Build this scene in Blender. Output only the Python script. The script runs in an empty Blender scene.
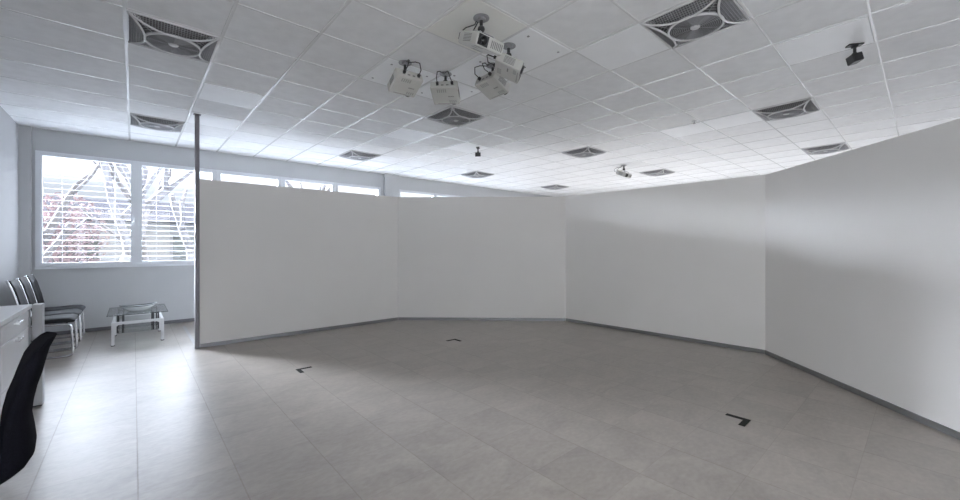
import bpy, bmesh, math, random
from mathutils import Vector, Matrix
C = bpy.context.scene.collection
SC = bpy.context.scene
R = math.radians
HC = 1.35            # eye height
HT = 3.095           # ceiling height
U0, V0, T = -0.049, 3.273, 0.6   # ceiling grid origin and pitch

# ------------------------------------------------------------------ materials
def mat(name, col, rough=0.6, metal=0.0, spec=0.5, noise=None, bump=None, trans=None):
    m = bpy.data.materials.new(name); m.use_nodes = True
    nt = m.node_tree; b = nt.nodes['Principled BSDF']
    b.inputs['Base Color'].default_value = (*col, 1)
    b.inputs['Roughness'].default_value = rough
    b.inputs['Metallic'].default_value = metal
    b.inputs['Specular IOR Level'].default_value = spec
    if noise:
        scale, amt = noise
        tc = nt.nodes.new('ShaderNodeTexCoord'); n = nt.nodes.new('ShaderNodeTexNoise')
        n.inputs['Scale'].default_value = scale; n.inputs['Detail'].default_value = 4
        nt.links.new(tc.outputs['Object'], n.inputs['Vector'])
        r = nt.nodes.new('ShaderNodeMapRange')
        r.inputs[1].default_value = 0.3; r.inputs[2].default_value = 0.7
        r.inputs[3].default_value = 1 - amt; r.inputs[4].default_value = 1 + amt
        nt.links.new(n.outputs['Fac'], r.inputs[0])
        mx = nt.nodes.new('ShaderNodeVectorMath'); mx.operation = 'SCALE'
        mx.inputs[0].default_value = col
        nt.links.new(r.outputs[0], mx.inputs['Scale'])
        nt.links.new(mx.outputs[0], b.inputs['Base Color'])
        if bump:
            bp = nt.nodes.new('ShaderNodeBump'); bp.inputs['Strength'].default_value = bump
            bp.inputs['Distance'].default_value = 0.002
            nt.links.new(n.outputs['Fac'], bp.inputs['Height'])
            nt.links.new(bp.outputs[0], b.inputs['Normal'])
    return m

M = {}
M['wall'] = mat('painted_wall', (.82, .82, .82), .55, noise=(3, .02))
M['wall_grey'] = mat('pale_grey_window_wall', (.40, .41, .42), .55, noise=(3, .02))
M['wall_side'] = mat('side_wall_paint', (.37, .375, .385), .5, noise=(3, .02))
M['bounce_cut_sheet'] = mat('grey_bounce_cut_back', (.30, .30, .30), .8)  # unseen grey backing added to cut light bounced near the windows
M['base_dark'] = mat('dark_base_strip', (.08, .08, .085), .5)
M['panel'] = mat('matte_screen_board', (.845, .83, .81), .6, noise=(1.2, .015))
M['alu'] = mat('brushed_aluminium', (.25, .25, .255), .45, .6)
M['post'] = mat('grey_post_metal', (.17, .163, .175), .55, .2)
M['basegrey'] = mat('grey_base_strip', (.22, .22, .22), .5)
M['window_white'] = mat('white_window_frame', (.62, .64, .67), .4)
M['slat'] = mat('light_grey_slat', (.50, .52, .55), .5)
M['tile'] = mat('mineral_fibre_tile', (.775, .78, .785), .75, spec=.3, noise=(9, .04), bump=.25)
M['tbar'] = mat('white_grid_bar', (.74, .74, .74), .22, spec=.6)
M['plate'] = mat('smooth_white_plate', (.86, .87, .88), .45, noise=(4, .02))
M['tinted_plate'] = mat('cream_plate', (.78, .78, .745), .6, noise=(4, .02))
M['fan_white'] = mat('fan_grey_white_plastic', (.62, .62, .63), .22)
M['fan_dark'] = mat('fan_dark_inside', (.09, .09, .095), .6)
M['fan_grille'] = mat('fan_grey_grille', (.27, .27, .28), .4)
M['proj'] = mat('projector_offwhite', (.46, .455, .43), .45, noise=(14, .02))
M['vent'] = mat('projector_vent_grey', (.16, .16, .155), .6)
M['vent_pale'] = mat('projector_pale_vent', (.30, .30, .285), .6)
M['black'] = mat('black_plastic', (.015, .015, .017), .45)
M['lens'] = mat('lens_glass', (.01, .01, .012), .08)
M['cable'] = mat('black_cable', (.02, .02, .022), .5)
M['chrome'] = mat('chrome_tube', (.78, .78, .80), .18, 1.0)
M['leather'] = mat('black_leatherette', (.024, .025, .028), .6, spec=.14, noise=(30, .1))
M['mesh_black'] = mat('black_mesh_fabric', (.006, .006, .009), .9, spec=.05, noise=(160, .3), bump=.3)
M['desk_white'] = mat('white_laminate', (.74, .75, .77), .35, noise=(6, .015))
M['desk_edge'] = mat('pale_grey_lacquer', (.47, .48, .50), .4)
M['handle'] = mat('satin_handle', (.85, .85, .87), .25, .8)
M['table_white'] = mat('white_lacquered_leg', (.62, .62, .63), .3)
M['dark_tube'] = mat('dark_steel_tube', (.05, .05, .055), .3, .7)
M['tape'] = mat('dark_floor_tape', (.028, .030, .028), .95, spec=.1)
M['pale_strip'] = mat('pale_floor_profile', (.42, .42, .43), .4, .3)
M['paper'] = mat('white_paper', (.8, .8, .8), .7)
M['rimdark'] = mat('smoked_glass_rim', (.09, .10, .10), .2)
M['dish'] = mat('grey_dish', (.5, .52, .53), .15)
M['bark'] = mat('pale_bark', (.15, .147, .156), .9, spec=0, noise=(6, .2))
M['red_leaf'] = mat('red_brown_leaves', (.25, .20, .207), .8, spec=0)
M['ground_out'] = mat('pale_yard', (.10, .10, .10), .9, spec=0, noise=(.6, .15))
M['house'] = mat('pale_render', (.30, .315, .345), .8, spec=0, noise=(1, .05))
M['roof'] = mat('faded_red_roof', (.050, .050, .058), .8, spec=0, noise=(3, .1))

def glass_mat(name, tint, gl):
    m = bpy.data.materials.new(name); m.use_nodes = True
    nt = m.node_tree; nt.nodes.clear()
    o = nt.nodes.new('ShaderNodeOutputMaterial'); mx = nt.nodes.new('ShaderNodeMixShader')
    t = nt.nodes.new('ShaderNodeBsdfTransparent'); g = nt.nodes.new('ShaderNodeBsdfGlossy')
    fr = nt.nodes.new('ShaderNodeFresnel'); fr.inputs[0].default_value = 1.45
    ge = nt.nodes.new('ShaderNodeNewGeometry'); ir = nt.nodes.new('ShaderNodeMapRange')
    ir.inputs[3].default_value = 1.45; ir.inputs[4].default_value = 1/1.45       # thin sheet: no total reflection inside
    nt.links.new(ge.outputs['Backfacing'], ir.inputs[0]); nt.links.new(ir.outputs[0], fr.inputs[0])
    ml = nt.nodes.new('ShaderNodeMath'); ml.operation = 'MULTIPLY'; ml.inputs[1].default_value = gl
    t.inputs[0].default_value = (*tint, 1); g.inputs['Roughness'].default_value = .03
    nt.links.new(fr.outputs[0], ml.inputs[0]); nt.links.new(ml.outputs[0], mx.inputs[0])
    nt.links.new(t.outputs[0], mx.inputs[1]); nt.links.new(g.outputs[0], mx.inputs[2])
    nt.links.new(mx.outputs[0], o.inputs[0])
    return m
M['pane'] = glass_mat('clear_window_glass', (.95, .97, .98), 1.0)
M['table_glass'] = glass_mat('greenish_table_glass', (.93, .96, .955), 1.0)

def floor_mat():
    m = bpy.data.materials.new('large_grey_stone_tiles'); m.use_nodes = True
    nt = m.node_tree; L = nt.links; b = nt.nodes['Principled BSDF']
    tc = nt.nodes.new('ShaderNodeTexCoord')
    sep = nt.nodes.new('ShaderNodeSeparateXYZ'); L.new(tc.outputs['Object'], sep.inputs[0])
    def math_(op, a, b_=None, c=None):
        n = nt.nodes.new('ShaderNodeMath'); n.operation = op
        for k, v in enumerate((a, b_, c)):
            if v is None: continue
            if isinstance(v, (int, float)): n.inputs[k].default_value = v
            else: L.new(v, n.inputs[k])
        return n.outputs[0]
    def cell(o, off, p):
        s = math_('DIVIDE', math_('SUBTRACT', o, off), p)
        fl = math_('FLOOR', s)
        d = math_('MULTIPLY', math_('ABSOLUTE', math_('SUBTRACT', math_('FRACT', math_('ADD', s, .5)), .5)), p)
        return fl, d
    fx, dx = cell(sep.outputs[0], .018, .447)
    fy, dy = cell(sep.outputs[1], 2.824, .4265)
    jx = math_('LESS_THAN', dx, .0032); jy = math_('LESS_THAN', dy, .0020)
    joint = math_('MAXIMUM', jx, math_('MULTIPLY', jy, .75))
    cb = nt.nodes.new('ShaderNodeCombineXYZ'); L.new(fx, cb.inputs[0]); L.new(fy, cb.inputs[1])
    wn = nt.nodes.new('ShaderNodeTexWhiteNoise'); wn.noise_dimensions = '3D'; L.new(cb.outputs[0], wn.inputs['Vector'])
    # stone mottling: different streaks on every tile
    add = nt.nodes.new('ShaderNodeVectorMath'); add.operation = 'MULTIPLY_ADD'
    L.new(wn.outputs['Color'], add.inputs[0]); add.inputs[1].default_value = (.6, .6, .6); L.new(tc.outputs['Object'], add.inputs[2])
    mp = nt.nodes.new('ShaderNodeMapping'); mp.inputs['Scale'].default_value = (1.0, 1.6, 1); L.new(add.outputs[0], mp.inputs[0])
    n1 = nt.nodes.new('ShaderNodeTexNoise'); n1.inputs['Scale'].default_value = 2.2; n1.inputs['Detail'].default_value = 8
    n1.inputs['Roughness'].default_value = .65; n1.inputs['Distortion'].default_value = .8
    L.new(mp.outputs[0], n1.inputs['Vector'])
    n2 = nt.nodes.new('ShaderNodeTexNoise'); n2.inputs['Scale'].default_value = 24; n2.inputs['Detail'].default_value = 5
    L.new(mp.outputs[0], n2.inputs['Vector'])
    rp = nt.nodes.new('ShaderNodeValToRGB')
    rp.color_ramp.elements[0].position = .37; rp.color_ramp.elements[0].color = (.208, .180, .155, 1)
    rp.color_ramp.elements[1].position = .64; rp.color_ramp.elements[1].color = (.320, .283, .248, 1)
    L.new(math_('ADD', math_('MULTIPLY', n1.outputs['Fac'], .68), math_('MULTIPLY', n2.outputs['Fac'], .32)), rp.inputs[0])
    hv = nt.nodes.new('ShaderNodeVectorMath'); hv.operation = 'SCALE'
    L.new(rp.outputs[0], hv.inputs[0]); L.new(math_('ADD', math_('MULTIPLY', wn.outputs['Value'], .10), .95), hv.inputs['Scale'])
    mx = nt.nodes.new('ShaderNodeMix'); mx.data_type = 'RGBA'
    L.new(math_('MULTIPLY', joint, .08), mx.inputs['Factor']); L.new(hv.outputs[0], mx.inputs['A'])
    mx.inputs['B'].default_value = (.07, .068, .066, 1)
    L.new(mx.outputs['Result'], b.inputs['Base Color'])
    rg = math_('ADD', math_('MULTIPLY', n1.outputs['Fac'], .12), .345)
    L.new(math_('MAXIMUM', rg, math_('MULTIPLY', joint, .8)), b.inputs['Roughness'])
    b.inputs['Specular IOR Level'].default_value = 1.0
    b.inputs['Coat Weight'].default_value = .6; b.inputs['Coat Roughness'].default_value = .36; b.inputs['Coat IOR'].default_value = 1.6
    bp = nt.nodes.new('ShaderNodeBump'); bp.inputs['Strength'].default_value = .08; bp.inputs['Distance'].default_value = .002
    L.new(n2.outputs['Fac'], bp.inputs['Height']); L.new(bp.outputs[0], b.inputs['Normal'])
    return m
M['floor'] = floor_mat()

# ------------------------------------------------------------------ mesh helpers
def bx(bm, lo, hi, mtx=None, bev=0, seg=2):
    c = [(a + b) / 2 for a, b in zip(lo, hi)]; s = [b - a for a, b in zip(lo, hi)]
    m4 = Matrix.Translation(c) @ Matrix.Diagonal((*s, 1))
    r = bmesh.ops.create_cube(bm, size=1, matrix=m4)
    vs = r['verts']
    if bev:
        es = {e for v in vs for e in v.link_edges}
        rb = bmesh.ops.bevel(bm, geom=list(es), offset=bev, segments=seg, affect='EDGES', profile=.5)
        vs = list({v for f in rb['faces'] for v in f.verts} | {v for v in vs if v.is_valid})
    if mtx is not None: bmesh.ops.transform(bm, matrix=mtx, verts=vs)
    return vs

def tube(bm, pts, r, n=8, cap=True, radii=None, closed=False):
    pts = [Vector(p) for p in pts]; rings = []
    N = len(pts); nrm = None
    for i, p in enumerate(pts):
        if closed: t = (pts[(i+1) % N] - pts[i-1]).normalized()
        elif i == 0: t = (pts[1] - p).normalized()
        elif i == N-1: t = (p - pts[i-1]).normalized()
        else: t = ((pts[i+1]-p).normalized() + (p-pts[i-1]).normalized()).normalized()
        if nrm is None:
            a = Vector((0, 0, 1)) if abs(t.z) < .9 else Vector((1, 0, 0))
            nrm = t.cross(a).normalized()
        nrm = (nrm - t * nrm.dot(t)).normalized(); bn = t.cross(nrm)
        rr = radii[i] if radii else r
        rings.append([bm.verts.new(p + (nrm*math.cos(2*math.pi*k/n) + bn*math.sin(2*math.pi*k/n))*rr) for k in range(n)])
    for i in range(N if closed else N-1):
        a, b = rings[i], rings[(i+1) % N]
        for k in range(n):
            f = bm.faces.new((a[k], a[(k+1) % n], b[(k+1) % n], b[k])); f.smooth = True
    if cap and not closed:
        bm.faces.new(rings[0][::-1]); bm.faces.new(rings[-1])

def round_path(pts, rad, seg=6):
    pts = [Vector(p) for p in pts]; out = [pts[0]]
    for i in range(1, len(pts)-1):
        a, p, b = pts[i-1], pts[i], pts[i+1]
        u = (a-p); v = (b-p); d = min(rad, u.length*.45, v.length*.45)
        s, e = p+u.normalized()*d, p+v.normalized()*d
        for k in range(seg+1):
            t = k/seg; out.append(s*(1-t)**2 + p*2*t*(1-t) + e*t*t)
    out.append(pts[-1]); return out

def lathe(bm, prof, n=24, mtx=None, smooth=True):
    rings = []; vs = []
    for r, z in prof:
        ring = [bm.verts.new((r*math.cos(2*math.pi*k/n), r*math.sin(2*math.pi*k/n), z)) for k in range(n)]
        rings.append(ring); vs += ring
    for a, b in zip(rings, rings[1:]):
        for k in range(n):
            f = bm.faces.new((a[k], a[(k+1) % n], b[(k+1) % n], b[k])); f.smooth = smooth
    bm.faces.new(rings[0][::-1]); bm.faces.new(rings[-1])
    if mtx is not None: bmesh.ops.transform(bm, matrix=mtx, verts=vs)

def prism(bm, poly, z0, z1):
    a = [bm.verts.new((x, y, z0)) for x, y in poly]; b = [bm.verts.new((x, y, z1)) for x, y in poly]
    bm.faces.new(a[::-1]); bm.faces.new(b); n = len(poly)
    for k in range(n): bm.faces.new((a[k], a[(k+1) % n], b[(k+1) % n], b[k]))

def obj(name, bm, m, parent=None, label=None, loc=None):
    bmesh.ops.recalc_face_normals(bm, faces=bm.faces)
    me = bpy.data.meshes.new(name); bm.to_mesh(me); bm.free()
    me.materials.append(m if not isinstance(m, str) else M[m])
    o = bpy.data.objects.new(name, me); C.objects.link(o)
    if parent: o.parent = parent
    if label: o['label'] = label
    if loc: o.location = loc
    return o

def box(name, lo, hi, m, parent=None, bev=0, label=None):
    bm = bmesh.new(); bx(bm, lo, hi, bev=bev); return obj(name, bm, m, parent, label)

def tag(o, label, cat, group=None, kind=None):
    o['label'] = label; o['category'] = cat
    if group: o['group'] = group
    if kind: o['kind'] = kind
    return o
def thing(name, label, cat, loc=(0, 0, 0), rz=0, group=None):
    o = bpy.data.objects.new(name, None); C.objects.link(o)
    o.empty_display_size = .1
    o.location = loc; o.rotation_euler = (0, 0, rz)
    return tag(o, label, cat, group)
def struct(o):
    o['kind'] = 'structure'; return o
def dup(root, label, loc=None, rot=None, group=None):
    r = root.copy(); C.objects.link(r); r['label'] = label
    if loc is not None: r.location = loc
    if rot is not None: r.rotation_euler = rot
    if group: r['group'] = group
    for ch in list(root.children):
        c = ch.copy(); C.objects.link(c); c.parent = r
        for g in list(ch.children):
            d = g.copy(); C.objects.link(d); d.parent = c
    return r

# ------------------------------------------------------------------ room shell
XL, XR, YB, YW = -1.245, 11.5, -2.6, 8.70
struct(box('floor', (XL-.2, YB-.2, -.1), (XR+.2, YW+.25, 0), 'floor'))
# unseen windows added to brighten the room: back, right and near left walls
BS, BH = .9, 2.75
BS2, BH2 = .1, 2.2
fill_wins = [('r', -1.5+1.6*q, .1+1.6*q) for q in range(5)] + [('b', -1.0, .1), ('b', .1, 1.2), ('l', -2.3, -1.2), ('l', -1.2, -.1), ('l', -.1, 1.0)]
def wall_with_openings(name, lo, hi, axis, spans, BS=BS, BH=BH, paint='wall'):
    bm = bmesh.new()
    bx(bm, (*lo[:2], 0), (*hi[:2], BS)); bx(bm, (*lo[:2], BH), (*hi[:2], HT+.1))
    p = [lo[axis]]
    for a, b in spans: p += [a, b]
    p.append(hi[axis])
    for a, b in zip(p[::2], p[1::2]):
        l, h = list(lo[:2]), list(hi[:2]); l[axis], h[axis] = a, b
        bx(bm, (*l, BS), (*h, BH))
    struct(obj(name, bm, paint))
wall_with_openings('wall_right', (XR, YB-.2), (XR+.2, YW+.25), 1, [(-1.5, 6.5)], BS2, BH2)
wall_with_openings('wall_back', (XL, YB-.2), (XR, YB), 0, [(-1.0, 1.2)])
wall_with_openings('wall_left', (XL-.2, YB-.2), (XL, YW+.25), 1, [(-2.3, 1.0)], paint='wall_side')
for k, (side, a, b) in enumerate(fill_wins):
    w = bpy.data.objects.new('window_%d' % (k+10), None); C.objects.link(w); struct(w)  # added fill windows, none of them in view
    z0, z1 = (BS2, BH2) if side == 'r' else (BS, BH)
    w.location = {'b': ((a+b)/2, YB-.1, z0), 'l': (XL-.1, (a+b)/2, z0), 'r': (XR+.1, (a+b)/2, z0)}[side]
    w.rotation_euler = (0, 0, 0 if side == 'b' else math.pi/2)
    hw, h = (b-a)/2, z1-z0; bm = bmesh.new()
    for (x0, x1, z0, z1) in ((-hw, -hw+.06, 0, h), (hw-.06, hw, 0, h), (-hw+.06, hw-.06, 0, .06), (-hw+.06, hw-.06, h-.06, h)): bx(bm, (x0, -.04, z0), (x1, .04, z1))
    obj('window_frame', bm, 'window_white', w)
    bm = bmesh.new(); bx(bm, (-hw+.055, -.003, .055), (hw-.055, .003, h-.055)); obj('pane', bm, 'pane', w)
# window wall with its openings
SILL, HEAD = 1.035, 2.765
wins = [(-1.09, .035), (.035, 1.15), (1.15, 2.262), (2.262, 3.362), (3.362, 4.47),
        (4.94, 6.063), (6.063, 7.17), (7.17, 8.28), (8.28, 9.39)]
bm = bmesh.new()
bx(bm, (XL, YW, 0), (XR, YW+.25, SILL))
bx(bm, (XL, YW, HEAD), (XR, YW+.25, HT+.1))
for a, b in ((XL, -1.09), (4.47, 4.94), (9.39, XR)): bx(bm, (a, YW, SILL), (b, YW+.25, HEAD))
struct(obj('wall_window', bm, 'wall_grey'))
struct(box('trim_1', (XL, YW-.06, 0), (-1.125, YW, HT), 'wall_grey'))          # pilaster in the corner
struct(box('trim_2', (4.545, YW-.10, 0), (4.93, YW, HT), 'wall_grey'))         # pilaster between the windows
struct(box('baseboard_window', (-1.125, YW-.012, 0), (4.545, YW, .055), 'base_dark'))
struct(box('baseboard_left', (XL, YB, 0), (XL+.012, YW-.06, .055), 'basegrey'))

for k, (a, b) in enumerate(wins):
    w = bpy.data.objects.new('window_%d' % (k+1), None); C.objects.link(w); w.location = ((a+b)/2, YW, SILL); struct(w)
    h = HEAD-SILL; hw = (b-a)/2
    bm = bmesh.new()
    for (x0, x1, z0, z1) in ((-hw, -hw+.068, 0, h), (hw-.068, hw, 0, h), (-hw+.068, hw-.068, 0, .062), (-hw+.068, hw-.068, h-.062, h)):
        bx(bm, (x0, -.015, z0), (x1, .065, z1))
    for (x0, x1, z0, z1) in ((-hw+.004, -hw+.055, .012, h-.012), (hw-.055, hw-.004, .012, h-.012), (-hw+.055, hw-.055, .012, .05), (-hw+.055, hw-.055, h-.05, h-.012)):
        bx(bm, (x0, -.024, z0), (x1, -.0145, z1))
    obj('window_frame', bm, 'window_white', w)
    bm = bmesh.new(); bx(bm, (-hw+.06, .025, .055), (hw-.06, .031, h-.055)); obj('pane', bm, 'pane', w)
    bm = bmesh.new(); bx(bm, (hw-.045, -.034, .74), (hw-.018, -.024, .82)); bx(bm, (hw-.04, -.055, .775), (hw-.024, -.034, .79)); bx(bm, (hw-.04, -.06, .68), (hw-.024, -.048, .79), bev=.003)
    obj('window_handle', bm, 'window_white', w)
struct(box('trim_3', (-1.09, YW-.05, SILL-.03), (4.5, YW, SILL-.002), 'window_white'))

# ceiling: one field of mineral tiles plus the exposed metal grid
struct(box('ceiling', (XL, YB, HT), (XR, YW, HT+.1), 'tile'))
bm = bmesh.new()
i0, i1 = math.ceil((XL-U0)/T), math.floor((XR-U0)/T)
j0, j1 = math.ceil((YB-V0)/T), math.floor((YW-V0)/T)
for i in range(i0+1, i1+1):
    x = U0+T*i; bx(bm, (x-.012, YB, HT-.004), (x+.012, YW, HT))
for j in range(j0, j1+1):
    y = V0+T*j; bx(bm, (XL, y-.0075, HT-.0035), (XR, y+.0075, HT))
struct(obj('trim_4', bm, 'tbar'))
struct(box('trim_5', (XL, YW-.02, HT-.02), (XR, YW, HT-.004), 'wall_grey'))  # grey edge strip standing in for the shadow line under the ceiling

# ------------------------------------------------------------------ white plates laid into the grid
def plate(i, j, label, m='plate', screws=False, group='smooth white plates in the ceiling grid'):
    x, y = U0+T*(i+.5), V0+T*(j+.5)
    t = thing('ceiling_plate', label, 'ceiling plate', (x, y, HT), 0, group)
    bm = bmesh.new(); bx(bm, (-.284, -.288, -.008), (.284, .288, -.0005), bev=.002, seg=1); obj('sheet', bm, m, t)
    if screws:
        bm = bmesh.new()
        lathe(bm, [(.012, -.011), (.012, -.0075)], 10)
        me = None
        s0 = obj('screw', bm, 'fan_grille', t); s0.location = (-.2, -.2, 0)
        for (sx, sy) in ((.2, -.2), (-.2, .2), (.2, .2)):
            s = s0.copy(); C.objects.link(s); s.parent = t; s.location = (sx, sy, 0)
    return t
plate(1, 3, 'bright smooth ceiling plate behind the big left fan, nearer of two in one row')
plate(1, 5, 'bright smooth ceiling plate above the grey post, nearer the windows')
plate(5, 3, 'bright smooth ceiling plate just beyond the fan under the projectors')
plate(7, 3, 'bright smooth ceiling plate carrying the small far black sensor')
plate(10, -2, 'bright ceiling plate with the sprinkler head, left half of a long pair')
plate(10, -3, 'bright ceiling plate touching a small right fan, right half of a long pair')
plate(7, -5, 'bright ceiling plate carrying the black sensor at upper right')
plate(5, -3, 'pale ceiling plate left of the large upper right fan')
G2 = 'mounting plates above the projectors'
plate(3, -2, 'cream tinted ceiling plate holding the nearest projector', 'tinted_plate', False, G2)
plate(4, -2, 'pale ceiling plate with screws right of the nearest projector', 'plate', True, G2)
plate(4, -1, 'pale ceiling plate with screws above the right hand projectors', 'plate', True, G2)
plate(3, 0, 'white ceiling plate with screws behind the leftmost projector', 'plate', True, G2)
plate(4, 0, 'white ceiling plate with screws behind the middle projector', 'plate', True, G2)

# ------------------------------------------------------------------ ceiling fans
def make_fan(label):
    """Square ceiling fan: the round middle hangs lower than the rim, four louvred slopes lead up to the edges."""
    t = thing('ceiling_fan', label, 'ceiling fan', (0, 0, HT), 0, 'square grille fans set in the ceiling grid')
    a, RR, ZR, ZE = .290, .186, -.060, -.014
    n = 64
    def sq(k, h):
        an = 2*math.pi*k/n; c, s_ = math.cos(an), math.sin(an); m_ = max(abs(c), abs(s_)); return (h*c/m_, h*s_/m_)
    bm = bmesh.new()                                           # dark shell behind the grilles
    rings = [[bm.verts.new((*sq(k, a-.004), -.001)) for k in range(n)], [bm.verts.new((*sq(k, a-.004), ZE+.006)) for k in range(n)],
             [bm.verts.new((RR*.98*math.cos(2*math.pi*k/n), RR*.98*math.sin(2*math.pi*k/n), ZR+.010)) for k in range(n)]]
    for p, q in zip(rings, rings[1:]):
        for k in range(n): bm.faces.new((p[k], p[(k+1) % n], q[(k+1) % n], q[k])).smooth = False
    bm.faces.new(rings[0][::-1]); bm.faces.new(rings[-1]); obj('housing', bm, 'fan_dark', t)
    bm = bmesh.new()
    for k in range(4):
        m4 = Matrix.Rotation(k*math.pi/2, 4, 'Z')
        bx(bm, (-a, a-.012, ZE-.002), (a, a, -.001), m4)
    obj('frame', bm, 'fan_white', t)
    bm = bmesh.new(); tube(bm, [(RR*math.cos(R(k*7.5)), RR*math.sin(R(k*7.5)), ZR) for k in range(48)], .010, 8, closed=True)
    obj('ring', bm, 'fan_white', t)
    hh = .282; d = hh-RR+.004                                  # ribs bow from corner to corner and touch the ring
    rad = (hh*hh+d*d)/(2*d); cy = -hh+d-rad; ang = math.asin(hh/rad)
    def slope(x, y): return ZE+(ZR-ZE)*min(1, max(0, (hh-max(abs(x), abs(y)))/(hh-RR)))
    bm = bmesh.new(); pts = []
    for k in range(21):
        u = -ang+2*ang*k/20; x, y = rad*math.sin(u), cy+rad*math.cos(u); pts.append((x, y, slope(x, y)-.003))
    tube(bm, pts, .0085, 8)
    rib0 = obj('rib', bm, 'fan_white', t)
    bm = bmesh.new()
    for q in range(1, 30):
        x = -.27+.018*q; yy = cy+math.sqrt(max(rad*rad-x*x, 0))
        if yy > -.275: tube(bm, [(x, -.280, ZE-.002), (x, yy, slope(x, yy))], .0030, 4)
    for q in range(1, 6):
        y = -hh+.016*q; half = math.sqrt(max(rad*rad-(y-cy)**2, 0)); tube(bm, [(-half, y, slope(0, y)-.002), (half, y, slope(0, y)-.002)], .0024, 4)
    lv0 = obj('side_louvre', bm, 'fan_grille', t)
    bm = bmesh.new()                                           # solid web in the corner where two ribs meet, and its small slots
    m4 = Matrix.Rotation(math.pi/4, 4, 'Z')
    poly = [(.395, 0), (.335, -.030), (.30, -.014), (.30, .014), (.335, .030)]
    va = [bm.verts.new(m4 @ Vector((x, y, ZE-.004+(.395-x)*-.12))) for x, y in poly]; vb = [bm.verts.new(m4 @ Vector((x, y, -.006))) for x, y in poly]
    bm.faces.new(va); bm.faces.new(vb[::-1])
    for k in range(5): bm.faces.new((va[k], va[(k+1) % 5], vb[(k+1) % 5], vb[k]))
    cw0 = obj('corner_web', bm, 'fan_white', t)
    bm = bmesh.new()
    for q in range(4):
        x = .200+.024*q; w_ = .050-.010*q; z = ZR+(ZE-ZR)*max(0, (x-RR)/.2)-.001
        tube(bm, [m4 @ Vector((x, -w_, z)), m4 @ Vector((x, w_, z))], .003, 4)
    tube(bm, [m4 @ Vector((.19, 0, ZR)), m4 @ Vector((.31, 0, -.035))], .0035, 4)
    cl0 = obj('corner_louvre', bm, 'fan_grille', t)
    for k in (1, 2, 3):
        for o in (rib0, lv0, cw0, cl0):
            c = o.copy(); C.objects.link(c); c.parent = t; c.rotation_euler = (0, 0, k*math.pi/2)
    bm = bmesh.new()
    for k in range(1, 12): tube(bm, [((.035+.0132*k)*math.cos(R(q*15)), (.035+.0132*k)*math.sin(R(q*15)), ZR-.001) for q in range(24)], .0032, 4, closed=True)
    for k in range(8): tube(bm, [(.035*math.cos(R(k*45)), .035*math.sin(R(k*45)), ZR), (.183*math.cos(R(k*45)), .183*math.sin(R(k*45)), ZR)], .0035, 4)
    obj('centre_grille', bm, 'fan_grille', t)
    bm = bmesh.new(); lathe(bm, [(.018, ZR-.008), (.028, ZR-.006), (.036, ZR), (.036, ZR+.012)], 20); obj('hub', bm, 'fan_white', t)
    return t
fan_cells = [(0, 1, 'large ceiling fan grille at upper left, nearest the left wall'),
    (0, 6, 'small ceiling fan grille in front of the left windows'),
    (5, -4, 'large ceiling fan grille at upper right of the projectors'),
    (5, 1, 'ceiling fan grille directly behind the cluster of projectors'),
    (5, 6, 'small ceiling fan grille above the strip of windows over the screens'),
    (10, -4, 'ceiling fan grille beyond the bright double plate on the right'),
    (10, 1, 'ceiling fan grille in mid ceiling between far black sensor and far projector'),
    (10, 6, 'small far ceiling fan grille below the far black sensor'),
    (15, -4, 'ceiling fan grille low on the right, just above the corner of the right screens'),
    (15, 1, 'ceiling fan grille right beside the far white projector'),
    (15, 6, 'tiny farthest ceiling fan grille above the middle screen corner')]
fan0 = None
for i, j, lab in fan_cells:
    loc = (U0+T*(i+.5), V0+T*(j+.5), HT)
    if fan0 is None: fan0 = make_fan(lab); fan0.location = loc
    else: dup(fan0, lab, loc)

# ------------------------------------------------------------------ projection screens (folding ring of boards)
PT = [(.652, 6.36), (3.616, 6.36), (5.835, 4.285), (5.925, 1.322), (3.74, -.70)]
plabs = ['long grey-white screen board left of all, running from the grey post',
         'second screen board from the left, under the ends of the window strip',
         'third screen board, between the middle corner and the bright right board',
         'bright rightmost screen board running out of the picture']
PH = 2.24
for k in range(4):
    (ax, ay), (bx_, by) = PT[k], PT[k+1]
    L = math.hypot(bx_-ax, by-ay); an = math.atan2(by-ay, bx_-ax)
    t = thing('screen_board', plabs[k], 'partition', (ax, ay, 0), an, 'white screen boards standing in a ring')
    # local: x along the board, +y = away from the viewer (outside of the ring)
    e0 = 0 if k == 0 else .0; e1 = L
    bm = bmesh.new(); bx(bm, (e0+.001, 0, .05), (e1-.001, .040, PH)); obj('board', bm, 'panel', t)
    bm = bmesh.new(); bx(bm, (e0+.001, .0401, .05), (e1-.001, .05, PH)); obj('bounce_cut_sheet', bm, 'bounce_cut_sheet', t)  # added sheet, dims light bouncing off the unseen board backs
    bm = bmesh.new(); bx(bm, (e0+.008, -.012, 0.001), (e1-.008, .05, .049)); obj('base_channel', bm, 'alu', t)
    bm = bmesh.new(); bx(bm, (e0+.002, .051, .05), (e0+.05, .09, PH-.02)); bx(bm, (e1-.05, .051, .05), (e1-.002, .09, PH-.02)); obj('back_stud', bm, 'alu', t)
t = thing('support_post', 'grey metal post from floor to ceiling at the left end of the screens', 'post', (.628, 6.36, 0))
bm = bmesh.new(); bx(bm, (-.024, -.03, 0.006), (.024, .03, HT-.012), bev=.003); obj('shaft', bm, 'post', t)
bm = bmesh.new(); bx(bm, (-.031, -.045, 0.0005), (.031, .045, .006)); obj('foot_plate', bm, 'alu', t)
bm = bmesh.new(); bx(bm, (-.04, -.04, HT-.012), (.04, .04, HT-.005)); obj('top_plate', bm, 'post', t)
tag(box('floor_profile', (.612, 6.42, .0005), (.65, 8.2, .008), 'pale_strip', bev=.002), 'pale flat strip on the floor running from the grey post towards the window', 'floor strip')

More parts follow.
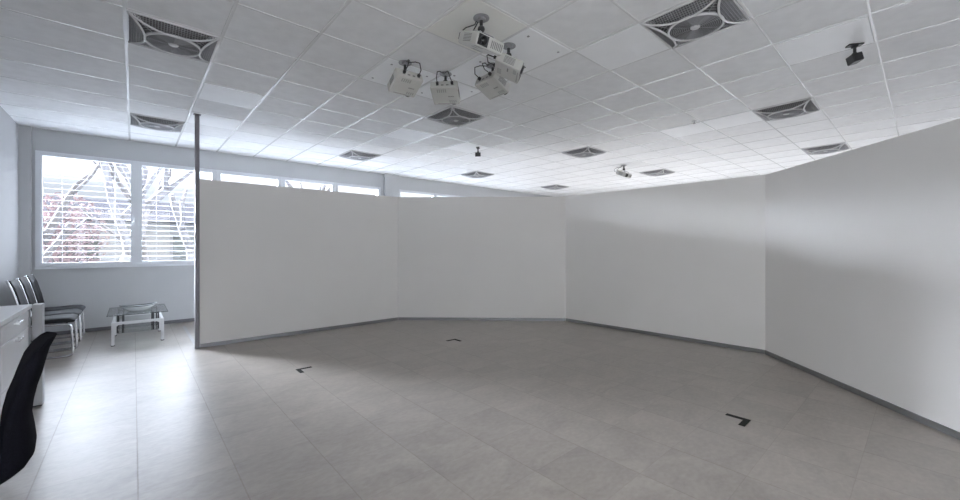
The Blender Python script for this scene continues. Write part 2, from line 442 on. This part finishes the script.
# ------------------------------------------------------------------ projectors
def arc(p0, p1, lift, n=10, side=(0, 0, 1)):
    p0, p1, s = Vector(p0), Vector(p1), Vector(side)
    return [p0.lerp(p1, k/n)+s*lift*math.sin(math.pi*k/n) for k in range(n+1)]
PITCH = R(24)
def make_projector(label):
    t = thing('projector', label, 'projector', (0, 0, HT), 0, 'white projectors hung from the ceiling')
    mm = Matrix.Translation((0, 0, -.20)) @ Matrix.Rotation(PITCH, 4, 'Y')   # nose along +x, dipping down
    def P(name, bm, m, par=t, lab=None):
        bmesh.ops.transform(bm, matrix=mm, verts=bm.verts); return obj(name, bm, m, par, lab)
    bm = bmesh.new(); bx(bm, (-.115, -.135, -.045), (.115, .135, .045), bev=.012, seg=3); body = P('body', bm, 'proj')
    bm = bmesh.new()
    lathe(bm, [(.036, 0), (.036, .014), (.030, .016), (.028, .006)], 20, Matrix.Translation((.114, -.072, 0)) @ Matrix.Rotation(math.pi/2, 4, 'Y'))
    bx(bm, (.112, -.122, -.036), (.117, -.024, .038), bev=.002)
    P('lens_barrel', bm, 'black')
    bm = bmesh.new(); lathe(bm, [(.027, 0), (.022, .006), (.010, .009)], 18, Matrix.Translation((.1215, -.072, 0)) @ Matrix.Rotation(math.pi/2, 4, 'Y')); P('lens', bm, 'lens')
    bm = bmesh.new()
    for k in range(7): bx(bm, (.1145, .005+.017*k, -.026), (.117, .013+.017*k, .026))
    P('front_vent', bm, 'vent')
    for sy in (-1, 1):
        bm = bmesh.new()
        for k in range(6): bx(bm, (-.05, sy*.135-.0015, -.027+.010*k), (.045, sy*.135+.0015, -.0225+.010*k))
        P('side_vent', bm, 'vent')
    bm = bmesh.new()
    for k in range(5): bx(bm, (-.09, -.02+.02*k, -.0465), (-.05, -.008+.02*k, -.0445))
    for k in range(4): bx(bm, (.055, -.105+.02*k, -.0465), (.085, -.093+.02*k, -.0445))
    bx(bm, (.092, -.09, -.0462), (.102, .09, -.0445))  # nose-edge strip, darker to stand in for the shading there
    P('underside_vent', bm, 'vent_pale')
    bm = bmesh.new()
    for k in range(6): bx(bm, (.0+.0, -.085+.010*k, -.0462), (.012, -.079+.010*k, -.0446))
    [bx(bm, (-.117, -.10+.05*q, -.02), (-.1145, -.075+.05*q, -.006)) for q in range(4)]
    P('socket_panel', bm, 'vent')
    bm = bmesh.new()
    for y in (-.085, .06):
        bx(bm, (-.142, y-.012, -.012), (-.1155, y+.012, .010), bev=.002)
    P('plug', bm, 'black')
    for y, y2 in ((-.085, -.01), (.06, .02)):
        bm = bmesh.new()
        a = mm @ Vector((-.14, y, 0)); b = Vector((-.05, y2*.5, -.012))
        tube(bm, [a, a+Vector((-.05, (y2-y)*.1, .02)), a+Vector((-.06, (y2-y)*.35, .075)), a.lerp(b, .55)+Vector((-.05, 0, .03)), b+Vector((-.02, 0, -.02)), b], .0048, 6)
        obj('cable', bm, 'cable', t)
    bm = bmesh.new(); lathe(bm, [(.062, -.013), (.062, -.0085)], 20); lathe(bm, [(.030, -.03), (.034, -.012)], 16); obj('mount_plate', bm, 'fan_grille', t)
    bm = bmesh.new(); lathe(bm, [(.013, -.09), (.013, -.028)], 12)
    lathe(bm, [(.010, -.118), (.024, -.108), (.028, -.095), (.024, -.080), (.010, -.07)], 16); obj('ball_joint', bm, 'black', t)
    bm = bmesh.new()
    for (x, y) in ((-.07, -.08), (-.07, .08), (.06, -.08), (.06, .08)):
        tube(bm, [Vector((0, 0, -.115)), mm @ Vector((x*.6, y*.8, .065)), mm @ Vector((x, y, .043))], .005, 6)
    obj('bracket_arm', bm, 'fan_grille', t)
    return t
pj = [((1.93, 3.26), R(84), 'leftmost of the five hanging projectors, aimed at the left screen board'),
      ((2.36, 3.20), R(43), 'middle hanging projector seen square from behind, just above a fan grille'),
      ((2.59, 2.75), R(0), 'hanging projector with looped cables, lower right of the middle one'),
      ((2.44, 2.39), R(-42), 'hanging projector at the right of the cluster, grey underside towards the viewer'),
      ((1.985, 2.235), R(-90), 'nearest hanging projector showing its cream side and dark lens')]
p0 = None
for (x, y), rz, lab in pj:
    if p0 is None: p0 = make_projector(lab); p0.location = (x, y, HT); p0.rotation_euler = (0, 0, rz)
    else: dup(p0, lab, (x, y, HT), (0, 0, rz))
dup(p0, 'small far white projector hung alone beyond the fan rows', (7.92, 4.29, HT), (0, 0, R(-90)), 'white projectors hung from the ceiling')

# ------------------------------------------------------------------ black tracking sensors
def make_sensor(label):
    t = thing('sensor', label, 'sensor', (0, 0, HT), 0, 'black box sensors on ceiling brackets')
    bm = bmesh.new(); bx(bm, (-.055, -.03, -.021), (.055, .03, -.009), bev=.005); bx(bm, (-.018, -.018, -.036), (.018, .018, -.02), bev=.003); obj('bracket', bm, 'black', t)
    bm = bmesh.new(); lathe(bm, [(.011, -.098), (.011, -.035)], 12); lathe(bm, [(.008, -.108), (.02, -.098), (.02, -.086), (.008, -.076)], 14); obj('stem', bm, 'black', t)
    m4 = Matrix.Translation((0, 0, -.132)) @ Matrix.Rotation(R(14), 4, 'Y')
    bm = bmesh.new(); bx(bm, (-.036, -.047, -.036), (.036, .047, .036), m4, bev=.006); obj('box', bm, 'black', t)
    bm = bmesh.new(); bx(bm, (-.040, -.040, -.029), (-.0355, .040, .029), m4, bev=.002); obj('front_window', bm, 'lens', t)
    return t
s0 = make_sensor('larger black box sensor on bracket at upper right of the ceiling')
s0.location = (4.66, .40, HT); s0.rotation_euler = (0, 0, R(125))
dup(s0, 'small far black box sensor hanging above the middle screen boards', (4.55, 5.21, HT), (0, 0, R(-138)))
t = thing('sprinkler_head', 'tiny metal sprinkler head under the bright double ceiling plate', 'sprinkler', (5.84, 2.12, HT))
bm = bmesh.new(); lathe(bm, [(.03, -.014), (.034, -.0085)], 14); obj('rosette', bm, 'fan_white', t)
bm = bmesh.new(); lathe(bm, [(.006, -.04), (.009, -.013)], 10); lathe(bm, [(.018, -.046), (.018, -.041)], 12); obj('nozzle', bm, 'fan_grille', t)

# ------------------------------------------------------------------ floor tape corners
def corner_tape(x, y, rz, label):
    bm = bmesh.new(); w, L = .043, .165
    prism(bm, [(0, 0), (L, 0), (L, w), (w, w), (w, L), (0, L)], .0006, .0022)
    o = tag(obj('tape_mark', bm, 'tape'), label, 'floor tape', 'dark corner marks taped to the floor')
    o.location = (x, y, 0); o.rotation_euler = (0, 0, rz)
corner_tape(1.325, 4.55, R(-90), 'dark corner tape mark on the floor nearest the grey post')
corner_tape(3.50, 4.515, R(180), 'dark corner tape mark on the floor near the second screen board')
corner_tape(3.585, .89, R(90), 'dark corner tape mark on the floor in front of the bright right board')

# ------------------------------------------------------------------ visitor chairs along the left wall
def make_visitor_chair(label):
    t = thing('visitor_chair', label, 'chair', (0, 0, 0), 0, 'chrome cantilever chairs in a row at the left wall')
    w = .205; r = .0125
    # profile in x-z: back post top -> seat rail -> front leg -> floor runner
    prof = [(-.225, .955), (-.187, .85), (-.145, .68), (-.113, .52), (-.095, .425), (-.03, .405), (.285, .405), (.30, .03), (.26, r+.001), (-.24, r+.001)]
    for s in (-1, 1):
        bm = bmesh.new(); tube(bm, round_path([(x, s*w, z) for x, z in prof], .06, 6), r, 10); obj('side_tube', bm, 'chrome', t)
    bm = bmesh.new(); tube(bm, [(-.24, -w, r+.001), (-.24, w, r+.001)], r, 8); obj('rear_runner', bm, 'chrome', t)
    bm = bmesh.new(); tube(bm, [(.0, -w, .405), (.0, w, .405)], r*.8, 8); tube(bm, [(.24, -w, .405), (.24, w, .405)], r*.8, 8); obj('seat_bar', bm, 'chrome', t)
    bm = bmesh.new()
    # seat pad: soft slab with a rounded front
    prof2 = [(-.10, .425), (-.10, .475), (.0, .472), (.18, .48), (.27, .476), (.312, .455), (.318, .43), (.30, .42)]
    ys = [-.215, -.20, -.1, 0, .1, .20, .215]; rows = []
    for y in ys:
        e = .012 if abs(y) > .21 else 0
        rows.append([bm.verts.new((x, y, z+(-e if z > .44 else e*.5))) for x, z in prof2])
    for a, b in zip(rows, rows[1:]):
        for k in range(len(prof2)): bm.faces.new((a[k], a[(k+1) % len(prof2)], b[(k+1) % len(prof2)], b[k])).smooth = True
    bm.faces.new(rows[0]); bm.faces.new(rows[-1][::-1]); obj('seat', bm, 'leather', t)
    bm = bmesh.new()
    bp = [(-.217, .945), (-.180, .85), (-.139, .68), (-.110, .53)]
    pts = [Vector((x, 0, z)) for x, z in bp]
    fr, bk = [], []
    for i, p in enumerate(pts):
        d = (pts[min(i+1, 3)]-pts[max(i-1, 0)]).normalized(); n = Vector((-d.z, 0, d.x))
        fr.append(p+n*.016); bk.append(p-n*.016)
    loop = fr+bk[::-1]; rows = []
    for y in (-.19, -.1, 0, .1, .19): rows.append([bm.verts.new((p.x-.012*(1-(y/.19)**2), y, p.z)) for p in loop])
    n = len(loop)
    for a, b in zip(rows, rows[1:]):
        for k in range(n): bm.faces.new((a[k], a[(k+1) % n], b[(k+1) % n], b[k])).smooth = True
    bm.faces.new(rows[0]); bm.faces.new(rows[-1][::-1]); obj('backrest', bm, 'leather', t)
    return t
v0 = make_visitor_chair('nearest of the row of black and chrome visitor chairs, right behind the desk')
v0.location = (-.855, 7.09, 0)
dup(v0, 'black and chrome visitor chair in the middle of the row of three', (-.855, 7.59, 0))
dup(v0, 'black and chrome visitor chair at the far end under the window', (-.855, 8.10, 0))

# ------------------------------------------------------------------ desk and drawer cabinets
t = thing('desk', 'long white desk with flat top along the left wall', 'desk', (-.91, 3.3, 0))
DZ = .86
bm = bmesh.new(); bx(bm, (-.325, -1.75, DZ-.032), (.268, 1.68, DZ), bev=.003); obj('desktop', bm, 'desk_white', t)
for (x, y) in ((.303, 1.68), (-.27, 1.62), (.303, -1.66), (-.27, -1.66)):
    bm = bmesh.new(); bx(bm, (x-.030, y-.05, .012), (x+.030, y+.05, DZ-(.034 if x < 0 else .001)), bev=.003); l = obj('leg', bm, 'desk_edge', t)
    bm = bmesh.new(); bx(bm, (x-.026, y-.044, .0005), (x+.026, y+.044, .012)); obj('foot', bm, 'black', l)
bm = bmesh.new(); bx(bm, (-.312, -1.6, DZ-.25), (-.296, 1.55, DZ-.034)); obj('modesty_board', bm, 'desk_edge', t)
bm = bmesh.new(); bx(bm, (-.23, 1.64, .06), (.262, 1.665, DZ-.034)); obj('end_panel', bm, 'desk_edge', t)
def cabinet(y, label):
    t = thing('drawer_cabinet', label, 'cabinet', (-.912, y, 0), 0, 'white drawer cabinets under the desk')
    hw = .445
    bm = bmesh.new(); bx(bm, (-.26, -hw, .03), (.245, hw, DZ-.036), bev=.003); obj('carcass', bm, 'desk_white', t)
    bm = bmesh.new(); bx(bm, (-.24, -hw+.02, .0005), (.22, hw-.02, .03)); obj('plinth', bm, 'basegrey', t)
    for z0, z1 in ((.70, .818), (.385, .692), (.06, .377)):
        bm = bmesh.new(); bx(bm, (.246, -hw+.004, z0), (.266, hw-.004, z1), bev=.003); d = obj('drawer', bm, 'desk_white', t)
        bm = bmesh.new(); zh = z1-.03
        bx(bm, (.266, -.055, zh-.008), (.283, -.045, zh+.008)); bx(bm, (.266, .045, zh-.008), (.283, .055, zh+.008)); bx(bm, (.283, -.07, zh-.009), (.293, .07, zh+.009), bev=.003)
        obj('drawer_handle', bm, 'handle', d)
    return t
cabinet(4.42, 'white drawer cabinet under the far end of the desk')
cabinet(3.50, 'white drawer cabinet under the desk beside the black office chair')

# ------------------------------------------------------------------ coffee table and dish
t = thing('coffee_table', 'low white legged coffee table with glass top under the window', 'table', (.05, 7.63, 0), 0)
bm = bmesh.new(); bx(bm, (-.315, -.47, .412), (.315, .47, .422), bev=.003); obj('glass_top', bm, 'table_glass', t)
bm = bmesh.new()
for lo, hi in (((-.320, -.475), (.320, -.4702)), ((-.320, .4702), (.320, .475)), ((-.320, -.47), (-.3152, .47)), ((.3152, -.47), (.320, .47))): bx(bm, (*lo, .413), (*hi, .421))
obj('glass_edge', bm, 'rimdark', t)
bm = bmesh.new(); bx(bm, (-.215, -.34, .150), (.215, .34, .157), bev=.002); obj('glass_shelf', bm, 'table_glass', t)
for sy in (-1, 1):
    for sx in (-1, 1):
        bm = bmesh.new(); bx(bm, (sx*.26-.016, sy*.40-.025, .012), (sx*.26+.016, sy*.40+.025, .318), bev=.004)
        # curved knee where the leg runs into the cross rail
        poly = [(sx*.244, .317), (sx*.244, .220), (sx*.232, .257), (sx*.204, .280), (sx*.165, .286), (sx*.165, .317)]
        a = [bm.verts.new((x, sy*.40-.02, z)) for x, z in poly]; b = [bm.verts.new((x, sy*.40+.02, z)) for x, z in poly]
        bm.faces.new(a); bm.faces.new(b[::-1])
        for k in range(len(poly)): bm.faces.new((a[k], a[(k+1) % 6], b[(k+1) % 6], b[k]))
        lg = obj('leg', bm, 'table_white', t)
        bm = bmesh.new(); lathe(bm, [(.02, .0005), (.022, .012)], 12); f = obj('foot', bm, 'black', lg); f.location = (sx*.26, sy*.40, 0)
    bm = bmesh.new(); bx(bm, (-.165, sy*.40-.02, .286), (.165, sy*.40+.02, .317), bev=.003); obj('cross_rail', bm, 'table_white', t)
    for sx in (-1, 1):
        bm = bmesh.new()
        for q in (-.028, .028): tube(bm, [(sx*.19+q, sy*.30, .157), (sx*.19+q, sy*.30, .412)], .0085, 10)
        bx(bm, (sx*.19-.034, sy*.30-.01, .385), (sx*.19+.034, sy*.30+.01, .398))
        obj('support_tube', bm, 'dark_tube', t)
bm = bmesh.new()
for sx in (-1, 1): bx(bm, (sx*.26-.012, -.375, .292), (sx*.26+.012, .375, .314))
obj('side_rail', bm, 'table_white', t)

t = thing('dish', 'shallow pointed dish with dark rim on the glass coffee table', 'dish', (.055, 7.50, .4225), R(10))
bm = bmesh.new(); n = 32; rings = []
for (s, z) in ((.45, .001), (.55, .004), (.8, .030), (1.0, .066), (.97, .066), (.77, .034), (.5, .009)):
    ring = []
    for k in range(n):
        a = 2*math.pi*k/n; ca, sa = math.cos(a), math.sin(a)
        x = .205*s*ca; y = .105*s*sa*(1-.25*abs(ca)**3)
        ring.append(bm.verts.new((x, y, z+.02*s*abs(ca)**3*(1 if z > .02 else 0))))
    rings.append(ring)
for a, b in zip(rings, rings[1:]):
    for k in range(n): bm.faces.new((a[k], a[(k+1) % n], b[(k+1) % n], b[k])).smooth = True
bm.faces.new(rings[0][::-1]); bm.faces.new(rings[-1]); obj('bowl', bm, 'dish', t)
bm = bmesh.new(); pts = []
for k in range(n):
    a = 2*math.pi*k/n; ca, sa = math.cos(a), math.sin(a)
    pts.append((.205*ca, .105*sa*(1-.25*abs(ca)**3), .069+.02*abs(ca)**3))
tube(bm, pts, .006, 6, closed=True); obj('rim', bm, 'rimdark', t)

# ------------------------------------------------------------------ black office chair
def make_office_chair():
    t = thing('office_chair', 'black mesh office chair with curved high back at the desk', 'chair', (-.60, 2.36, 0), 0)
    # local x: +x is the back side of the chair (away from the desk); outer and inner face of the back shell as (height, x)
    out = [(.980, .362), (.951, .346), (.919, .337), (.859, .326), (.809, .312), (.762, .301), (.683, .293), (.619, .302), (.577, .306), (.537, .302), (.503, .285), (.479, .262)]
    inn = [(.984, .352), (.965, .320), (.941, .292), (.892, .268), (.824, .250), (.772, .236), (.738, .224), (.673, .212), (.599, .205), (.518, .208), (.464, .214)]
    def at(tab, z):
        tab = sorted(tab)
        if z <= tab[0][0]: return tab[0][1]
        for (z0, x0), (z1, x1) in zip(tab, tab[1:]):
            if z <= z1: return x0+(x1-x0)*(z-z0)/(z1-z0)
        return tab[-1][1]
    zs = [.982, .966, .945, .90, .85, .80, .74, .68, .62, .577, .537, .503, .479]
    W = [.10, .15, .18, .20, .212, .218, .222, .222, .218, .212, .20, .18, .15]
    ny = 12; bm = bmesh.new(); outer, inner = [], []
    for z, w in zip(zs, W):
        xo, xi = at(out, z), at(inn, z); o_, i_ = [], []
        for k in range(ny+1):
            v = -1+2*k/ny; wrap = -.022*abs(v)**2; e = .4*(xo-xi)*abs(v)**6
            o_.append(bm.verts.new((xo+wrap-e, v*w, z))); i_.append(bm.verts.new((xi+wrap*.3+e*.6, v*w, z-.002)))
        outer.append(o_); inner.append(i_)
    for g in (outer, inner):
        for a, b in zip(g, g[1:]):
            for k in range(ny): bm.faces.new((a[k], a[k+1], b[k+1], b[k])).smooth = True
    for q in range(len(zs)-1):
        for k in (0, ny): bm.faces.new((outer[q][k], outer[q+1][k], inner[q+1][k], inner[q][k]))
    for q in (0, len(zs)-1):
        for k in range(ny): bm.faces.new((outer[q][k], outer[q][k+1], inner[q][k+1], inner[q][k]))
    obj('backrest', bm, 'mesh_black', t)
    bm = bmesh.new(); bx(bm, (-.30, -.235, .44), (.17, .235, .515), bev=.03, seg=3); obj('seat', bm, 'mesh_black', t)
    bm = bmesh.new(); tube(bm, round_path([(-.02, 0, .425), (.17, 0, .425), (.235, 0, .45), (.25, 0, .56)], .05, 6), .022, 8); obj('back_bracket', bm, 'black', t)
    bm = bmesh.new(); bx(bm, (-.13, -.09, .395), (.10, .09, .44), bev=.01); obj('mechanism', bm, 'black', t)
    bm = bmesh.new(); lathe(bm, [(.028, .10), (.028, .24), (.017, .245), (.017, .395)], 14); obj('gas_column', bm, 'black', t)
    bm = bmesh.new(); lathe(bm, [(.045, .075), (.05, .11), (.035, .125)], 16)
    for k in range(5):
        a = R(72*k+20); c, s = math.cos(a), math.sin(a)
        tube(bm, [(.03*c, .03*s, .10), (.16*c, .16*s, .095), (.275*c, .275*s, .074)], .018, 8, radii=[.024, .02, .014])
    obj('star_base', bm, 'black', t)
    for k in range(5):
        a = R(72*k+20); c, s = math.cos(a), math.sin(a)
        bm = bmesh.new()
        for q in (-.014, .014): lathe(bm, [(.02, -.008), (.0275, -.006), (.0275, .006), (.02, .008)], 14, Matrix.Translation((.275*c, .275*s, .0285)) @ Matrix.Rotation(a, 4, 'Z') @ Matrix.Translation((0, q, 0)) @ Matrix.Rotation(math.pi/2, 4, 'X'))
        tube(bm, [(.275*c, .275*s, .028), (.275*c, .275*s, .075)], .007, 8); obj('caster', bm, 'black', t)
    for s in (-1, 1):
        bm = bmesh.new(); tube(bm, round_path([(-.02, s*.19, .43), (-.02, s*.275, .43), (-.02, s*.275, .66)], .04, 5), .016, 8)
        bx(bm, (-.14, s*.275-.04, .655), (.10, s*.275+.04, .685), bev=.012); obj('armrest', bm, 'black', t)
    return t
oc = make_office_chair(); oc.rotation_euler = (0, 0, R(7.5))

# ------------------------------------------------------------------ blinds outside each window
blabs = ['open horizontal slat blind outside the leftmost window', 'open slat blind outside the second window, half hidden by the grey post',
         'strip of slat blind seen above the left screen board, nearest the grey post', 'strip of slat blind in the middle above the left screen board',
         'strip of slat blind above the right end of the left screen board', 'short strip of slat blind above the second screen board, just right of the pilaster', 'narrow sliver of slat blind above the second screen board, farthest right of all']
for k, (a, b) in enumerate(wins):
    if k >= 7: continue
    t = thing('venetian_blind', blabs[k], 'blind', ((a+b)/2, YW+.14, SILL), 0, 'outdoor slat blinds at the windows')
    hw = (b-a)/2-.02; bm = bmesh.new()
    nz = 19
    for q in range(nz):
        z = .055+q*.0875; tl = R(4)
        pts = []
        for s in (-1, -.5, 0, .5, 1): pts.append((s*.025*math.cos(tl), s*.025*math.sin(tl)+.003*(1-s*s)))
        va = [bm.verts.new((-hw, y, z+zz)) for y, zz in pts]; vb = [bm.verts.new((hw, y, z+zz)) for y, zz in pts]
        va2 = [bm.verts.new((-hw, y, z+zz-.002)) for y, zz in pts]; vb2 = [bm.verts.new((hw, y, z+zz-.002)) for y, zz in pts]
        for i in range(4):
            bm.faces.new((va[i], va[i+1], vb[i+1], vb[i])); bm.faces.new((va2[i], vb2[i], vb2[i+1], va2[i+1]))
        bm.faces.new((va[0], vb[0], vb2[0], va2[0])); bm.faces.new((va[4], va2[4], vb2[4], vb[4]))
    obj('slats', bm, 'slat', t)
    bm = bmesh.new(); bx(bm, (-hw, -.03, .005), (hw, .03, .028), bev=.003); obj('bottom_rail', bm, 'slat', t)
    bm = bmesh.new()
    for x in (-hw*.55, hw*.55): tube(bm, [(x, -.033, .02), (x, -.033, HEAD-SILL-.01)], .0022, 5); 
    obj('ladder_cord', bm, 'slat', t)

# ------------------------------------------------------------------ outside
GZ = -.6
struct(box('ground', (-60, YW+.26, GZ-.2), (80, 90, GZ), 'ground_out'))
def tree(x, y, seed, label, h=7.5, lean=0.0, r0=.17, fork=2.2):
    rnd = random.Random(seed)
    t = thing('bare_tree', label, 'tree', (x, y, GZ), 0, 'bare trees outside the windows')
    bt = bmesh.new(); bb = bmesh.new()
    def grow(bm, p, d, length, rad, depth):
        n = 5; pts = [p.copy()]; rr = [rad]
        for k in range(n):
            d = (d+Vector((rnd.uniform(-.14, .14), rnd.uniform(-.14, .14), rnd.uniform(-.02, .1)))).normalized()
            pts.append(pts[-1]+d*length/n); rr.append(rad*(1-.45*(k+1)/n))
        tube(bm, pts, rad, 7 if depth < 2 else 5, radii=rr)
        if depth < 2:
            for q in range(2):
                i = rnd.randint(2, n); a = rnd.uniform(0, 2*math.pi)
                nd = (d*.75+Vector((math.cos(a), math.sin(a), rnd.uniform(.1, .6)))*.75).normalized()
                grow(bb, pts[i], nd, length*rnd.uniform(.55, .8), rr[i]*.72, depth+1)
    d0 = Vector((lean, 0, 1)).normalized()
    grow(bt, Vector((0, 0, 0)), d0, fork, r0, 0)
    top = d0*fork
    for q in range(2):
        nd = (d0+Vector((.55*(1 if q else -1), rnd.uniform(-.2, .2), 0))).normalized()
        grow(bb, top*.93, nd, h*.22, r0*.6, 1)
    obj('trunk', bt, 'bark', t); obj('branches', bb, 'bark', t)
    return t
tree(-1.75, 14.6, 3, 'upright bare tree seen in the middle of the left window', lean=.02)
tree(-.45, 11.4, 8, 'leaning bare tree at the right side of the left window', lean=.22, fork=3.0)
tree(.30, 17.5, 11, 'bare tree at the left side of the second window', lean=.0, fork=3.2)
tree(1.35, 13.0, 21, 'forked bare tree in the second window close to the post', lean=-.08, fork=1.9)
tree(4.6, 14.6, 5, 'bare tree behind the window strip above the left screen board', lean=.05, fork=3.2)
t = thing('red_shrub', 'faint reddish shrub low in the left half of the left window', 'shrub', (-1.75, 19, GZ))
bm = bmesh.new(); rnd = random.Random(4)
for k in range(1400):
    a, b_, rr = rnd.uniform(0, 6.28), rnd.uniform(-1, 1), rnd.random()**.4
    c = Vector((1.1*rr*math.cos(a)*math.sqrt(1-b_*b_), 0.9*rr*math.sin(a)*math.sqrt(1-b_*b_), 2.3+1.5*rr*b_))
    q = Matrix.Rotation(rnd.uniform(0, 6.28), 3, Vector((rnd.uniform(-1, 1), rnd.uniform(-1, 1), rnd.uniform(-1, 1))).normalized())
    s = rnd.uniform(.06, .13)
    vs = [bm.verts.new(c+q @ Vector(v)*s) for v in ((-1, 0, 0), (0, -.45, .1), (1, 0, 0), (0, .45, .1))]; bm.faces.new(vs)
obj('leaves', bm, 'red_leaf', t)
bm = bmesh.new()
for k in range(6): tube(bm, [(0.04*k-.1, 0, 0), (.1*k-.25, rnd.uniform(-.2, .2), 1.2), (.35*k-.9, rnd.uniform(-.6, .6), 2.6)], .03, 6, radii=[.05, .035, .015])
obj('stems', bm, 'bark', t)
t = thing('house', 'pale distant house with long roof behind the bare trees', 'house', (2, 30, GZ))
bm = bmesh.new(); bx(bm, (-11, -3, 0), (11, 5, 3.4)); obj('house_wall', bm, 'house', t)
bm = bmesh.new(); v = [bm.verts.new(p) for p in ((-11.6, -3.7, 3.2), (11.6, -3.7, 3.2), (11.6, 1, 4.6), (-11.6, 1, 4.6), (-11.6, 5.7, 3.2), (11.6, 5.7, 3.2))]
bm.faces.new((v[0], v[1], v[2], v[3])); bm.faces.new((v[3], v[2], v[5], v[4])); bm.faces.new((v[0], v[3], v[4])); bm.faces.new((v[1], v[5], v[2])); bm.faces.new((v[0], v[4], v[5], v[1])); obj('roof', bm, 'roof', t)
for k in range(5):
    bm = bmesh.new(); bx(bm, (-9+4.3*k, -3.04, 1.1), (-7.6+4.3*k, -2.99, 2.5)); obj('house_window', bm, 'rimdark', t)

# ------------------------------------------------------------------ sky and daylight
w = bpy.data.worlds.new('overcast_sky'); SC.world = w; w.use_nodes = True
nt = w.node_tree; bg = nt.nodes['Background']
# overcast winter sky: dim at the horizon, bright overhead, with an unseen veiled sun added at left to light the right boards
LN = nt.links
def nd(kind, **kw):
    n = nt.nodes.new(kind)
    for k, v in kw.items(): setattr(n, k, v)
    return n
def rng(src, a, b, c, d, smooth=True):
    n = nd('ShaderNodeMapRange')
    if smooth: n.interpolation_type = 'SMOOTHSTEP'
    LN.new(src, n.inputs[0])
    for k, v in zip((1, 2, 3, 4), (a, b, c, d)): n.inputs[k].default_value = v
    return n.outputs[0]
def mth(op, a, b):
    n = nd('ShaderNodeMath', operation=op)
    for k, v in enumerate((a, b)):
        if isinstance(v, (int, float)): n.inputs[k].default_value = v
        else: LN.new(v, n.inputs[k])
    return n.outputs[0]
L_HOR, L_UP, L_GLOW, K_BACK = 0.58, 10.5, 310.0, 0.19
tc = nd('ShaderNodeTexCoord'); sp = nd('ShaderNodeSeparateXYZ'); LN.new(tc.outputs['Generated'], sp.inputs[0])
up = rng(sp.outputs[2], .095, .36, L_HOR, L_UP)
back = rng(sp.outputs[1], -.35, .25, 1.0, 0.0)
mixb = mth('ADD', mth('MULTIPLY', up, mth('SUBTRACT', 1.0, back)), mth('MULTIPLY', back, L_UP*K_BACK))
az, el = R(-38), R(14)
dv = nd('ShaderNodeVectorMath', operation='DOT_PRODUCT'); LN.new(tc.outputs['Generated'], dv.inputs[0])
dv.inputs[1].default_value = (math.sin(az)*math.cos(el), math.cos(az)*math.cos(el), math.sin(el))
glow = rng(dv.outputs['Value'], math.cos(R(28)), math.cos(R(10)), 0.0, L_GLOW)
glow = mth('MULTIPLY', glow, rng(sp.outputs[2], .055, .15, 0.05, 1.0))      # cuts the glow low down to shape the light band on the boards
LN.new(mth('ADD', mixb, glow), bg.inputs['Strength'])
cm = nd('ShaderNodeMix', data_type='RGBA'); LN.new(back, cm.inputs['Factor'])
cm.inputs['A'].default_value = (.86, .90, 1.0, 1); cm.inputs['B'].default_value = (1.0, .95, .88, 1)
LN.new(cm.outputs['Result'], bg.inputs['Color'])
for px, a, b, py, z0, z1, rx, rz in ((1.69, -1.09, 4.47, YW+.21, SILL, HEAD, -90, 0), (7.165, 4.94, 9.39, YW+.21, SILL, HEAD, -90, 0), (.1, -1.0, 1.2, YB-.16, BS, BH, 90, 0), (XL-.16, -2.3, 1.0, -.65, BS, BH, 90, -90), (XR+.16, -1.5, 6.5, 2.5, BS2, BH2, 90, 90)):  # last three serve the added fill windows
    ld = bpy.data.lights.new('window_portal', 'AREA'); ld.shape = 'RECTANGLE'; ld.size = b-a; ld.size_y = z1-z0
    lo = bpy.data.objects.new('window_portal', ld); C.objects.link(lo)
    lo.location = (px, py, (z0+z1)/2); lo.rotation_euler = (R(rx), 0, R(rz))
    ld.cycles.is_portal = True

# ------------------------------------------------------------------ camera and view
cd = bpy.data.cameras.new('camera'); cam = bpy.data.objects.new('camera', cd); C.objects.link(cam)
cd.sensor_width = 36; cd.lens = 392.5/960*36
cam.location = (0, 0, HC); cam.rotation_euler = (math.pi/2, 0, -.723)
cd.shift_y = -(250-246)/960
cd.clip_start = .05; cd.clip_end = 300
SC.camera = cam
vs = SC.view_settings; vs.view_transform = 'Standard'; vs.look = 'None'; vs.gamma = 1; vs.use_curve_mapping = False
vs.exposure = .65
cy = SC.cycles
cy.use_denoising = True
cy.max_bounces = 16; cy.diffuse_bounces = 12; cy.glossy_bounces = 6; cy.transparent_max_bounces = 16
cy.sample_clamp_indirect = 6
